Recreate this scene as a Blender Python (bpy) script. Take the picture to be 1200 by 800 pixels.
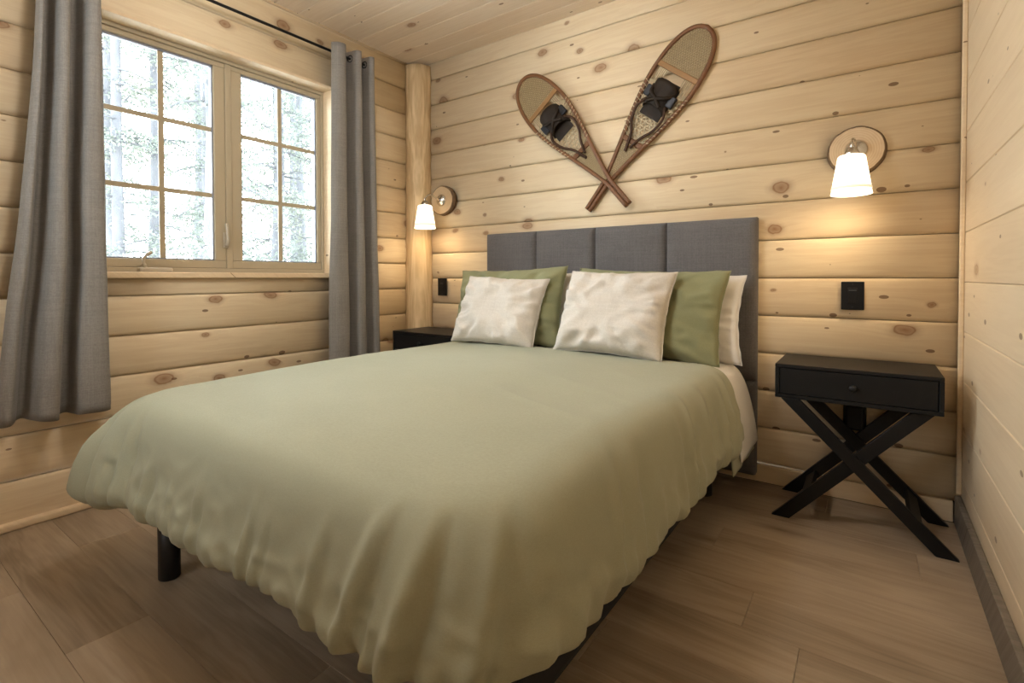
import bpy, bmesh, math, random
from mathutils import Vector, Matrix, noise

random.seed(7)
S = bpy.context.scene
for o in list(bpy.data.objects):
    bpy.data.objects.remove(o, do_unlink=True)
COL = S.collection

# ------------------------------------------------------------------ camera
cam_d = bpy.data.cameras.new('camera')
cam = bpy.data.objects.new('camera', cam_d)
COL.objects.link(cam)
S.camera = cam
cam_d.sensor_width = 36.0
cam_d.lens = 591.05 / 1200 * 36
cam_d.shift_y = (335.87 - 400) / 1200
cam_d.clip_start = 0.02
cR = Vector((0.81510508, 0.57931085, -0.00162553))
cU = Vector((-0.00908137, 0.01558325, 0.99983733))
cF = Vector((-0.57924195, 0.81495773, -0.01796292))
m = Matrix((cR, cU, -cF)).transposed().to_4x4()
m.translation = Vector((2.68129, -2.60618, 0.96123))
cam.matrix_world = m

# ------------------------------------------------------------------ world, light, exposure
W = bpy.data.worlds.new('world')
S.world = W
W.use_nodes = True
bg = W.node_tree.nodes['Background']
bg.inputs[0].default_value = (0.84, 0.92, 1.0, 1)
bg.inputs[1].default_value = 11.5
S.view_settings.view_transform = 'Standard'
S.view_settings.look = 'None'
S.view_settings.gamma = 1.0
S.view_settings.use_curve_mapping = False
S.view_settings.exposure = 0.55

pl = bpy.data.lights.new('window_portal', 'AREA')
pl.shape = 'RECTANGLE'; pl.size = 1.2; pl.size_y = 1.15
pl.cycles.is_portal = True
po = bpy.data.objects.new('window_portal', pl); COL.objects.link(po)
po.location = (-0.16, -1.30, 1.55); po.rotation_euler = (0, math.radians(-90), 0)
pl2 = bpy.data.lights.new('fill_window_portal', 'AREA')  # portal for the added fill opening in the front wall
pl2.shape = 'RECTANGLE'; pl2.size = 0.9; pl2.size_y = 0.8
pl2.cycles.is_portal = True
po2 = bpy.data.objects.new('fill_window_portal', pl2); COL.objects.link(po2)
po2.location = (1.0, -3.47, 1.75); po2.rotation_euler = (math.radians(90), 0, 0)

LAMP_WARM = (1.0, 0.78, 0.50)

# ------------------------------------------------------------------ helpers
def tag(o, label=None, cat=None, group=None, kind=None):
    if label: o['label'] = label
    if cat: o['category'] = cat
    if group: o['group'] = group
    if kind: o['kind'] = kind
    return o

def empty(name, loc=(0, 0, 0), rot=(0, 0, 0)):
    o = bpy.data.objects.new(name, None)
    o.empty_display_size = 0.1
    o.location = loc; o.rotation_euler = rot
    COL.objects.link(o)
    return o

def mesh_obj(name, me, mat=None, parent=None, loc=(0, 0, 0), rot=(0, 0, 0)):
    o = bpy.data.objects.new(name, me)
    COL.objects.link(o)
    o.location = loc; o.rotation_euler = rot
    if mat is not None and not me.materials:
        me.materials.append(mat)
    if parent: o.parent = parent
    return o

def mk(name, verts, faces, mat, parent=None, smooth=False, loc=(0, 0, 0), rot=(0, 0, 0)):
    me = bpy.data.meshes.new(name)
    me.from_pydata([tuple(v) for v in verts], [], faces)
    me.validate()
    if smooth:
        me.polygons.foreach_set('use_smooth', [True] * len(me.polygons))
    me.update()
    return mesh_obj(name, me, mat, parent, loc, rot)

def bm_obj(name, bm, mat, parent=None, smooth=False, loc=(0, 0, 0), rot=(0, 0, 0)):
    bmesh.ops.recalc_face_normals(bm, faces=bm.faces)
    me = bpy.data.meshes.new(name)
    bm.to_mesh(me); bm.free()
    if smooth:
        me.polygons.foreach_set('use_smooth', [True] * len(me.polygons))
    return mesh_obj(name, me, mat, parent, loc, rot)

def add_box(bm, lo, hi, bev=0.0, seg=2):
    r = bmesh.ops.create_cube(bm, size=1.0)
    vs = r['verts']
    lo = Vector(lo); hi = Vector(hi)
    for v in vs:
        v.co = Vector((lo.x + (v.co.x + .5) * (hi.x - lo.x), lo.y + (v.co.y + .5) * (hi.y - lo.y), lo.z + (v.co.z + .5) * (hi.z - lo.z)))
    if bev > 0:
        es = set()
        for v in vs:
            for e in v.link_edges: es.add(e)
        bmesh.ops.bevel(bm, geom=list(es), offset=bev, segments=seg, profile=0.5, affect='EDGES')

def box(name, lo, hi, mat, parent=None, bev=0.0, seg=2, loc=(0, 0, 0), rot=(0, 0, 0)):
    bm = bmesh.new(); add_box(bm, lo, hi, bev, seg)
    return bm_obj(name, bm, mat, parent, False, loc, rot)

def tube_geo(path, rad, n=8, cap=True, flat=None):
    """path: points; rad: number or list; returns verts, faces"""
    P = [Vector(p) for p in path]
    if not isinstance(rad, (list, tuple)): rad = [rad] * len(P)
    V = []; F = []
    t0 = (P[1] - P[0]).normalized()
    up = Vector((0, 0, 1)) if abs(t0.z) < .9 else Vector((1, 0, 0))
    nrm = (up - t0 * up.dot(t0)).normalized()
    for i, p in enumerate(P):
        if i == 0: t = P[1] - P[0]
        elif i == len(P) - 1: t = P[-1] - P[-2]
        else: t = P[i + 1] - P[i - 1]
        t.normalize()
        nrm = (nrm - t * nrm.dot(t)).normalized()
        b = t.cross(nrm)
        for k in range(n):
            a = 2 * math.pi * k / n
            V.append(p + (nrm * math.cos(a) + b * math.sin(a)) * rad[i])
    for i in range(len(P) - 1):
        for k in range(n):
            F.append((i * n + k, i * n + (k + 1) % n, (i + 1) * n + (k + 1) % n, (i + 1) * n + k))
    if cap:
        F.append(tuple(range(n))[::-1]); F.append(tuple((len(P) - 1) * n + k for k in range(n)))
    return V, F

def tube(name, path, rad, mat, parent=None, n=10, loc=(0, 0, 0)):
    V, F = tube_geo(path, rad, n)
    return mk(name, V, F, mat, parent, True, loc)

def lathe(name, prof, mat, parent=None, n=32, loc=(0, 0, 0), rot=(0, 0, 0), close=False):
    V = []; F = []
    for r, z in prof:
        for k in range(n):
            a = 2 * math.pi * k / n
            V.append((r * math.cos(a), r * math.sin(a), z))
    L = len(prof)
    for i in range(L - 1):
        for k in range(n):
            F.append((i * n + k, i * n + (k + 1) % n, (i + 1) * n + (k + 1) % n, (i + 1) * n + k))
    if close:
        F.append(tuple(range(n))[::-1]); F.append(tuple((L - 1) * n + k for k in range(n)))
    return mk(name, V, F, mat, parent, True, loc, rot)

def copy_tree(o, parent=None):
    c = o.copy(); COL.objects.link(c)
    if parent: c.parent = parent
    for ch in list(o.children):
        copy_tree(ch, c)
    return c

def interp(tab, x):
    if x <= tab[0][0]: return tab[0][1]
    for (a, b), (c, d) in zip(tab, tab[1:]):
        if x <= c: return b + (d - b) * (x - a) / (c - a)
    return tab[-1][1]

def catmull(pts, sub=8):
    P = [Vector(p) for p in pts]
    out = []
    for i in range(len(P) - 1):
        p0 = P[max(i - 1, 0)]; p1 = P[i]; p2 = P[i + 1]; p3 = P[min(i + 2, len(P) - 1)]
        for k in range(sub):
            t = k / sub
            out.append(0.5 * ((2 * p1) + (p2 - p0) * t + (2 * p0 - 5 * p1 + 4 * p2 - p3) * t * t + (3 * p1 - p0 - 3 * p2 + p3) * t ** 3))
    out.append(P[-1])
    return out

def sstep(a, b, x):
    t = max(0.0, min(1.0, (x - a) / (b - a)))
    return t * t * (3 - 2 * t)

# ------------------------------------------------------------------ materials
class NT:
    def __init__(s, name):
        s.mat = bpy.data.materials.new(name); s.mat.use_nodes = True
        s.t = s.mat.node_tree; s.b = s.t.nodes['Principled BSDF']
    def n(s, typ, **kw):
        x = s.t.nodes.new(typ)
        for k, v in kw.items(): setattr(x, k, v)
        return x
    def l(s, a, b): s.t.links.new(a, b)
    def math(s, op, a, b=None, c=None, clamp=False):
        x = s.n('ShaderNodeMath', operation=op); x.use_clamp = clamp
        for i, v in enumerate((a, b, c)):
            if v is None: continue
            if isinstance(v, (int, float)): x.inputs[i].default_value = v
            else: s.l(v, x.inputs[i])
        return x.outputs[0]
    def vmath(s, op, a, b=None):
        x = s.n('ShaderNodeVectorMath', operation=op)
        for i, v in enumerate((a, b)):
            if v is None: continue
            if isinstance(v, (tuple, list)): x.inputs[i].default_value = v
            else: s.l(v, x.inputs[i])
        return x.outputs[0]
    def mix(s, fac, a, b, mode='MIX'):
        x = s.n('ShaderNodeMix', data_type='RGBA', blend_type=mode)
        for i, v in ((0, fac), (6, a), (7, b)):
            if isinstance(v, (int, float)): x.inputs[i].default_value = v
            elif isinstance(v, (tuple, list)): x.inputs[i].default_value = (*v[:3], 1)
            else: s.l(v, x.inputs[i])
        return x.outputs[2]
    def ramp(s, f, stops):
        x = s.n('ShaderNodeValToRGB')
        while len(x.color_ramp.elements) < len(stops): x.color_ramp.elements.new(0.5)
        for e, (p, c) in zip(x.color_ramp.elements, stops):
            e.position = p; e.color = (*c[:3], 1) if isinstance(c, (tuple, list)) else (c, c, c, 1)
        s.l(f, x.inputs[0]); return x.outputs[0]
    def noise(s, vec, scale, detail=3, rough=0.55, dist=0.0):
        x = s.n('ShaderNodeTexNoise')
        x.inputs['Scale'].default_value = scale; x.inputs['Detail'].default_value = detail
        x.inputs['Roughness'].default_value = rough; x.inputs['Distortion'].default_value = dist
        s.l(vec, x.inputs['Vector']); return x.outputs['Fac']
    def bump(s, h, strength=0.2, dist=0.002):
        x = s.n('ShaderNodeBump'); x.inputs['Strength'].default_value = strength; x.inputs['Distance'].default_value = dist
        s.l(h, x.inputs['Height']); s.l(x.outputs[0], s.b.inputs['Normal'])

def pine(name, light, dark, knot=(0.25, 0.10, 0.038), rough=0.5, kx=3.6, kz=5.4, kgate=0.60, grain=1.15):
    """knotty softwood: grain along local X, each board shifted by its own random number"""
    t = NT(name)
    tc = t.n('ShaderNodeTexCoord').outputs['Object']
    rnd = t.n('ShaderNodeObjectInfo').outputs['Random']
    off = t.n('ShaderNodeCombineXYZ')
    t.l(t.math('MULTIPLY', rnd, 61.7), off.inputs[0]); t.l(t.math('MULTIPLY', rnd, 23.3), off.inputs[2])
    sep = t.n('ShaderNodeSeparateXYZ'); t.l(tc, sep.inputs[0])
    yz = t.math('ADD', sep.outputs[2], sep.outputs[1])
    cc = t.n('ShaderNodeCombineXYZ'); t.l(sep.outputs[0], cc.inputs[0]); t.l(yz, cc.inputs[2])
    def flat2(v, a, b):
        q = t.n('ShaderNodeSeparateXYZ'); t.l(v, q.inputs[0]); r = t.n('ShaderNodeCombineXYZ')
        t.l(t.math('MULTIPLY', q.outputs[0], a), r.inputs[0]); t.l(t.math('MULTIPLY', q.outputs[2], b), r.inputs[1]); return r.outputs[0]
    p = t.vmath('ADD', cc.outputs[0], off.outputs[0])
    # knots
    wob = t.n('ShaderNodeTexNoise'); wob.inputs['Scale'].default_value = 22; wob.inputs['Detail'].default_value = 2
    t.l(p, wob.inputs['Vector'])
    wv = t.vmath('SCALE', t.vmath('SUBTRACT', wob.outputs['Color'], (.5, .5, .5)))
    wv.node.inputs['Scale'].default_value = 0.018
    pk = flat2(t.vmath('ADD', p, wv), kx, kz)
    vo = t.n('ShaderNodeTexVoronoi', voronoi_dimensions='2D'); vo.inputs['Scale'].default_value = 1.0; vo.inputs['Randomness'].default_value = 0.95
    t.l(pk, vo.inputs['Vector'])
    sc = t.n('ShaderNodeSeparateColor'); t.l(vo.outputs['Color'], sc.inputs[0])
    size = t.math('MULTIPLY', t.math('SUBTRACT', sc.outputs[0], kgate, clamp=True), 0.15 / (1 - kgate))
    size = t.math('ADD', size, 1e-4)
    d = t.math('DIVIDE', vo.outputs['Distance'], size)       # 1 at the knot's edge
    kmask = t.ramp(t.math('MULTIPLY', d, 0.5), [(0.0, 1.0), (0.2, 0.8), (0.36, 0.7), (0.46, 1.0), (0.54, 0.45), (0.75, 0.15), (1.0, 0.0)])
    # tiny pin knots
    v2 = t.n('ShaderNodeTexVoronoi', voronoi_dimensions='2D'); v2.inputs['Scale'].default_value = 1.0
    t.l(flat2(p, 6.5, 14), v2.inputs['Vector'])
    s2 = t.n('ShaderNodeSeparateColor'); t.l(v2.outputs['Color'], s2.inputs[0])
    pin = t.math('MULTIPLY', t.math('GREATER_THAN', s2.outputs[1], 0.88), t.math('LESS_THAN', v2.outputs['Distance'], t.math('MULTIPLY', s2.outputs[0], 0.12)))
    # grain, swirling round the knots
    swirl = t.math('MULTIPLY', t.math('POWER', 2.718, t.math('MULTIPLY', vo.outputs['Distance'], -5.0)), t.math('MULTIPLY', size, 0.35))
    sp = t.n('ShaderNodeSeparateXYZ'); t.l(p, sp.inputs[0])
    z2 = t.math('ADD', sp.outputs[2], swirl)
    g = t.n('ShaderNodeCombineXYZ'); t.l(t.math('MULTIPLY', sp.outputs[0], 1.1), g.inputs[0]); t.l(t.math('MULTIPLY', z2, 16.0), g.inputs[2])
    n1 = t.noise(g.outputs[0], 1.0, 4, 0.6, 0.4)
    g2 = t.n('ShaderNodeCombineXYZ'); t.l(t.math('MULTIPLY', sp.outputs[0], 3.0), g2.inputs[0]); t.l(t.math('MULTIPLY', z2, 120.0), g2.inputs[2])
    n2 = t.noise(g2.outputs[0], 1.0, 3, 0.6)
    rings = t.math('SINE', t.math('ADD', t.math('MULTIPLY', n1, 34.0), t.math('MULTIPLY', z2, 25.0)))
    big = t.noise(p, 1.3, 2)
    f = t.math('MULTIPLY_ADD', rings, 0.11 * grain, t.math('MULTIPLY_ADD', t.math('SUBTRACT', n2, .5), 0.45 * grain, 0.42))
    f = t.math('ADD', f, t.math('MULTIPLY', t.math('SUBTRACT', big, .5), 0.55))
    f = t.math('ADD', f, t.math('MULTIPLY', t.math('SUBTRACT', rnd, .5), 0.34), clamp=True)
    base = t.ramp(f, [(0.05, light), (0.55, tuple(.5 * (a + b) for a, b in zip(light, dark))), (1.0, dark)])
    c = t.mix(t.math('MULTIPLY', kmask, 0.85), base, knot)
    c = t.mix(t.math('MULTIPLY', pin, 0.75), c, tuple(k * .55 for k in knot))
    t.l(c, t.b.inputs['Base Color'])
    t.b.inputs['Roughness'].default_value = rough
    t.b.inputs['Specular IOR Level'].default_value = 0.25
    t.bump(n2, 0.12, 0.001)
    return t.mat

def laminate(name):
    t = NT(name)
    tc = t.n('ShaderNodeTexCoord').outputs['Object']
    rnd = t.n('ShaderNodeObjectInfo').outputs['Random']
    off = t.n('ShaderNodeCombineXYZ')
    t.l(t.math('MULTIPLY', rnd, 71.7), off.inputs[0]); t.l(t.math('MULTIPLY', rnd, 33.3), off.inputs[1])
    p = t.vmath('ADD', tc, off.outputs[0])
    n1 = t.noise(t.vmath('MULTIPLY', p, (1.1, 9, 1)), 1.0, 3, 0.55, 0.6)
    n2 = t.noise(t.vmath('MULTIPLY', p, (4, 110, 1)), 1.0, 3, 0.6)
    rings = t.math('SINE', t.math('MULTIPLY', n1, 42.0))
    big = t.noise(t.vmath('MULTIPLY', p, (1.0, 4, 1)), 1.5, 2)
    vo = t.n('ShaderNodeTexVoronoi', voronoi_dimensions='2D'); t.l(t.vmath('MULTIPLY', p, (1.5, 5.5, 0)), vo.inputs['Vector']); vo.inputs['Scale'].default_value = 1
    sc = t.n('ShaderNodeSeparateColor'); t.l(vo.outputs['Color'], sc.inputs[0])
    kn = t.math('MULTIPLY', t.math('GREATER_THAN', sc.outputs[0], .78), t.ramp(vo.outputs['Distance'], [(0, .75), (.06, .4), (.2, 0)]))
    f = t.math('MULTIPLY_ADD', rings, 0.09, t.math('MULTIPLY_ADD', t.math('SUBTRACT', n2, .5), 0.5, 0.5))
    f = t.math('ADD', f, t.math('MULTIPLY', t.math('SUBTRACT', big, .5), 1.3))
    f = t.math('ADD', f, t.math('MULTIPLY', t.math('SUBTRACT', rnd, .5), 0.25), clamp=True)
    base = t.ramp(f, [(0.0, (0.47, 0.37, 0.27)), (0.5, (0.365, 0.278, 0.195)), (1.0, (0.21, 0.154, 0.105))])
    c = t.mix(kn, base, (0.12, 0.08, 0.05))
    t.l(c, t.b.inputs['Base Color'])
    t.b.inputs['Roughness'].default_value = 0.42
    t.b.inputs['Specular IOR Level'].default_value = 0.4
    t.bump(n2, 0.1, 0.0006)
    return t.mat

def fabric(name, c1, c2, scale=900, rough=0.9, sheen=0.15, slub=0.0, bumpd=0.0006, wrinkle=0.0):
    t = NT(name)
    tc = t.n('ShaderNodeTexCoord').outputs['Object']
    a = t.noise(t.vmath('MULTIPLY', tc, (1, 1, 0.12)), scale, 2)
    b = t.noise(t.vmath('MULTIPLY', tc, (0.12, 0.12, 1)), scale, 2)
    w = t.math('ADD', t.math('MULTIPLY', a, .5), t.math('MULTIPLY', b, .5))
    if slub:
        sl = t.noise(t.vmath('MULTIPLY', tc, (6, 6, 180)), 1.0, 2)
        sv = t.noise(t.vmath('MULTIPLY', tc, (160, 160, 5)), 1.0, 2)
        w = t.math('ADD', w, t.math('MULTIPLY', t.math('ADD', t.math('SUBTRACT', sl, .5), t.math('SUBTRACT', sv, .5)), slub))
    big = t.noise(tc, 5, 3)
    w2 = t.math('ADD', w, t.math('MULTIPLY', t.math('SUBTRACT', big, .5), .25))
    c = t.ramp(w2, [(0.36, c1), (0.64, c2)])
    t.l(c, t.b.inputs['Base Color'])
    t.b.inputs['Roughness'].default_value = rough
    t.b.inputs['Specular IOR Level'].default_value = 0.15
    t.b.inputs['Sheen Weight'].default_value = sheen
    if wrinkle:
        wr = t.noise(tc, 9, 4, .55, 1.2)
        h = t.math('ADD', t.math('MULTIPLY', w, .06), t.math('MULTIPLY', wr, wrinkle))
        t.bump(h, 0.6, 0.01)
    else:
        t.bump(w, 0.35, bumpd)
    return t.mat

def plain(name, col, rough=0.5, metal=0.0, spec=0.4, emit=None, es=0.0, var=0.06):
    t = NT(name)
    tc = t.n('ShaderNodeTexCoord').outputs['Object']
    n = t.noise(tc, 40, 3)
    c = t.mix(n, tuple(max(0, k * (1 - var)) for k in col), tuple(min(1, k * (1 + var)) for k in col))
    t.l(c, t.b.inputs['Base Color'])
    t.b.inputs['Roughness'].default_value = rough
    t.b.inputs['Metallic'].default_value = metal
    t.b.inputs['Specular IOR Level'].default_value = spec
    if emit:
        t.b.inputs['Emission Color'].default_value = (*emit, 1)
        t.b.inputs['Emission Strength'].default_value = es
    return t.mat

def glass_mat(name):
    t = NT(name)
    out = t.t.nodes['Material Output']
    tr = t.n('ShaderNodeBsdfTransparent'); gl = t.n('ShaderNodeBsdfGlossy')
    tr.inputs[0].default_value = (0.96, 0.98, 0.97, 1)
    gl.inputs['Roughness'].default_value = 0.02
    mx = t.n('ShaderNodeMixShader'); fr = t.n('ShaderNodeFresnel'); fr.inputs[0].default_value = 1.3
    t.l(fr.outputs[0], mx.inputs[0]); t.l(tr.outputs[0], mx.inputs[1]); t.l(gl.outputs[0], mx.inputs[2])
    t.l(mx.outputs[0], out.inputs['Surface'])
    return t.mat

def slice_mat(name):
    t = NT(name)
    tc = t.n('ShaderNodeTexCoord').outputs['Object']
    sep = t.n('ShaderNodeSeparateXYZ'); t.l(tc, sep.inputs[0])
    r = t.math('SQRT', t.math('ADD', t.math('MULTIPLY', sep.outputs[0], sep.outputs[0]), t.math('MULTIPLY', sep.outputs[2], sep.outputs[2])))
    n = t.noise(tc, 14, 3)
    rg = t.math('SINE', t.math('ADD', t.math('MULTIPLY', r, 700), t.math('MULTIPLY', n, 6)))
    f = t.math('MULTIPLY_ADD', rg, .15, t.math('MULTIPLY', n, .9), clamp=True)
    c = t.ramp(f, [(0, (0.62, 0.46, 0.29)), (1, (0.42, 0.27, 0.14))])
    t.l(c, t.b.inputs['Base Color']); t.b.inputs['Roughness'].default_value = 0.6
    t.bump(n, .2, .003)
    return t.mat

def bark_mat(name, a, b, sc=30):
    t = NT(name)
    tc = t.n('ShaderNodeTexCoord').outputs['Object']
    n = t.noise(t.vmath('MULTIPLY', tc, (1, 1, .35)), sc, 4, .65)
    t.l(t.ramp(n, [(.3, a), (.7, b)]), t.b.inputs['Base Color'])
    t.b.inputs['Roughness'].default_value = .9
    t.bump(n, .6, .01)
    return t.mat

PINE = pine('pine_siding', (0.82, 0.68, 0.475), (0.66, 0.488, 0.305))
PINE_FLAT = pine('pine_planking', (0.79, 0.64, 0.45), (0.65, 0.49, 0.32), knot=(.36, .19, .09), kx=2.6, kz=5.0, kgate=.72, grain=.8, rough=.42)
PINE_CEIL = pine('pine_ceiling', (0.84, 0.71, 0.56), (0.71, 0.56, 0.41), kgate=.75)
PINE_TRIM = pine('pine_trim', (0.80, 0.63, 0.42), (0.68, 0.50, 0.31), kgate=.93)
POST = pine('peeled_log', (0.72, 0.54, 0.32), (0.46, 0.30, 0.15), kgate=.9, grain=2.4)
GREYWOOD = pine('weathered_baseboard', (0.27, 0.23, 0.19), (0.15, 0.125, 0.10), knot=(.10, .07, .05), grain=1.6, kgate=.8)
ASH = pine('bent_ash', (0.20, 0.090, 0.038), (0.125, 0.052, 0.022), kgate=.99, rough=.38)
FLOOR = laminate('laminate_floor')
SUB = plain('subfloor', (0.10, 0.075, 0.05), .9)
VINYL = plain('tan_window_vinyl', (0.46, 0.38, 0.26), .45, var=.02)
GASKET = plain('window_gasket', (0.25, 0.26, 0.30), .5)
GLASS = glass_mat('window_glass')
IRON = plain('black_rod_metal', (0.015, 0.015, 0.016), .45, .3)
HARDWARE = plain('window_hardware', (0.50, 0.43, 0.33), .35, .1)
CURTAIN = fabric('grey_linen', (0.205, 0.185, 0.165), (0.275, 0.252, 0.228), 700, slub=.3)
HEADB = fabric('charcoal_upholstery', (0.110, 0.102, 0.101), (0.165, 0.154, 0.152), 800, slub=.25)
DUVET = fabric('sage_cotton', (0.335, 0.332, 0.232), (0.382, 0.378, 0.270), 1300, rough=.75, sheen=.1, wrinkle=.16)
SAGE2 = fabric('sage_pillowcase', (0.245, 0.245, 0.130), (0.295, 0.290, 0.160), 1300, rough=.75, sheen=.1, wrinkle=.4)
WHITE = fabric('white_cotton', (0.74, 0.70, 0.66), (0.82, 0.79, 0.75), 1300, rough=.8, wrinkle=.4)
OATMEAL = fabric('oatmeal_linen', (0.60, 0.54, 0.47), (0.70, 0.64, 0.57), 600, slub=.22, wrinkle=.5)
BASEB = plain('black_base_cloth', (0.016, 0.016, 0.017), .85)
LEGB = plain('black_plastic', (0.012, 0.012, 0.013), .4)
MATT = fabric('mattress_ticking', (0.6, 0.6, 0.58), (0.7, 0.7, 0.68), 500)
NIGHT = plain('black_lacquer', (0.0085, 0.008, 0.0078), .45, spec=.28, var=.15)
PLATE = plain('black_wall_plate', (0.007, 0.0065, 0.006), .4, spec=.25)
CHROME = plain('brushed_nickel', (0.62, 0.60, 0.57), .22, 1.0)
SLICE = slice_mat('wood_slice_face')
BARK = bark_mat('wood_slice_bark', (0.10, 0.06, 0.03), (0.24, 0.15, 0.08), 60)
SHADE = plain('lit_opal_shade', (0.9, 0.86, 0.78), .4, emit=(1.0, 0.84, 0.60), es=1.7, var=.01)
SHADE_BAND = plain('opal_shade_band', (0.85, 0.80, 0.70), .4, emit=(1.0, 0.78, 0.50), es=0.45, var=.01)
FILL_GLOW = plain('fill_globe_glow', (0.9, 0.88, 0.84), .4, emit=(1.0, 0.975, 0.94), es=33.0, var=.01)  # glow of the added globe that brightens the room
BULB = plain('lit_bulb', (1, 1, 1), .4, emit=(1.0, 0.82, 0.55), es=12)
RAWHIDE = plain('rawhide_lacing', (0.34, 0.25, 0.13), .6, var=.25)
RAWHIDE2 = plain('pale_rawhide', (0.50, 0.40, 0.25), .6, var=.25)
LEATHER = plain('dark_leather', (0.026, 0.018, 0.013), .6, spec=.2, var=.4)
STRAP = plain('brown_leather_strap', (0.055, 0.027, 0.015), .6, spec=.2, var=.3)
SNOW = plain('pale_ground', (0.78, 0.77, 0.75), .9, var=.2)
TRUNK = bark_mat('forest_bark', (0.066, 0.066, 0.072), (0.10, 0.10, 0.107), 9)
NEEDLE = plain('pine_needles', (0.120, 0.134, 0.114), .8, var=.4)
LEAF = plain('sparse_leaves', (0.138, 0.146, 0.118), .8, var=.4)

# ------------------------------------------------------------------ room
RX, RY, RZ = 2.975, -3.35, 2.47      # right wall, front wall, ceiling
PITCH = 0.175
SAG = 0.012

def siding_mesh(length, z0=0.0, z1=PITCH, gap=0.0015):
    """log siding course: D-shaped face towards local -Y, grain along X"""
    prof = []
    N = 12
    lo, hi = max(z0, gap), min(z1, PITCH - gap)
    for i in range(N + 1):
        z = lo + (hi - lo) * i / N
        q = (z - PITCH / 2) / (PITCH / 2)
        prof.append((-SAG * (1 - abs(q) ** 2.8), z))
    V = []; F = []
    for x in (0.0, length):
        for y, z in prof: V.append((x, y, z))
        V.append((x, 0.03, hi)); V.append((x, 0.03, lo))
    n = len(prof) + 2
    for i in range(n):
        j = (i + 1) % n
        F.append((i, j, n + j, n + i))
    F.append(tuple(range(n))[::-1]); F.append(tuple(range(n, 2 * n)))
    me = bpy.data.meshes.new('board')
    me.from_pydata(V, [], F); me.update()
    bm = bmesh.new(); bm.from_mesh(me); bmesh.ops.recalc_face_normals(bm, faces=bm.faces); bm.to_mesh(me); bm.free()
    sm = [False] * len(me.polygons)
    for i in range(N): sm[i] = True
    me.polygons.foreach_set('use_smooth', sm)
    me.materials.append(PINE)
    return me

# floor ------------------------------------------------------------
floor = tag(box('floor', (-0.1, RY, -0.06), (RX + .1, 0.1, -0.0065), SUB), kind='structure',
            label='grey-brown wood-look laminate floor of long planks running along the headboard wall')
PW = 0.185
pm = {}
def plank_mesh(L):
    L = round(L, 3)
    if L not in pm:
        bm = bmesh.new(); add_box(bm, (0.0003, 0.0003, -0.0065), (L - .0003, PW - .0003, 0.0), .0007, 1)
        bmesh.ops.recalc_face_normals(bm, faces=bm.faces)
        me = bpy.data.meshes.new('plank'); bm.to_mesh(me); bm.free(); me.materials.append(FLOOR); pm[L] = me
    return pm[L]
row = 0
y = -0.012 - PW
while y > RY:
    ofs = [0.0, 0.62, 0.28, 0.91, 0.46, 1.08, 0.15, 0.77][row % 8]
    if abs(y - (-1.145 - PW)) < PW * .5: ofs = 0.0
    x = 2.54 - 1.22 * 4 + ofs
    while x < RX:
        a, b = max(x, 0.0), min(x + 1.22, RX)
        if b - a > .02:
            mesh_obj('plank', plank_mesh(b - a), None, floor, (a, y, 0))
        x += 1.22
    y -= PW; row += 1

# back wall ---------------------------------------------------------
wb = tag(box('wall_back', (-0.2, 0.03, 0), (RX + .2, 0.12, RZ + .05), SUB), kind='structure',
         label='headboard wall clad in pale knotty pine log siding')
full = siding_mesh(RX)
zb0 = 0.957 - 5 * PITCH
for k in range(14):
    z = zb0 + k * PITCH
    if z + PITCH <= RZ:
        mesh_obj('board', full, None, wb, (0, 0, z))
    else:
        mesh_obj('board', siding_mesh(RX, 0, RZ - z), None, wb, (0, 0, z))

# left wall ----------------------------------------------------------
WY0, WY1, WZ0, WZ1 = -1.885, -0.722, 0.962, 2.112
wl = tag(empty('wall_left'), kind='structure', label='window wall clad in pale knotty pine log siding')
for nme, lo, hi in (('backing', (-.2, RY, 0), (-.03, WY0 - .02, RZ + .05)), ('backing', (-.2, WY1 + .02, 0), (-.03, 0.03, RZ + .05)),
                    ('backing', (-.2, WY0 - .02, 0), (-.03, WY1 + .02, WZ0 - .02)), ('backing', (-.2, WY0 - .02, WZ1 + .02), (-.03, WY1 + .02, RZ + .05))):
    box(nme, lo, hi, PINE_TRIM, wl)
def left_board(me, y_hi, z):
    # local X -> world -Y... rotated so that the round face looks to +X
    return mesh_obj('board', me, None, wl, (0, y_hi, z), (0, 0, math.radians(90)))
zl0 = 1.058 - 6 * PITCH
Lfull = siding_mesh(-RY)
La = siding_mesh(WY0 - RY); Lb = siding_mesh(-WY1)
for k in range(15):
    z = zl0 + k * PITCH
    top = min(PITCH, RZ - z)
    if top <= 0.003: continue
    if z + PITCH <= WZ0 or z >= WZ1 - .01:
        me = Lfull if top == PITCH else siding_mesh(-RY, 0, top)
        left_board(me, RY, z)
    else:
        left_board(La, RY, z); left_board(Lb, WY1, z)
        if z < WZ0:
            left_board(siding_mesh(WY1 - WY0, 0, WZ0 - z), WY0, z)

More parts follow.
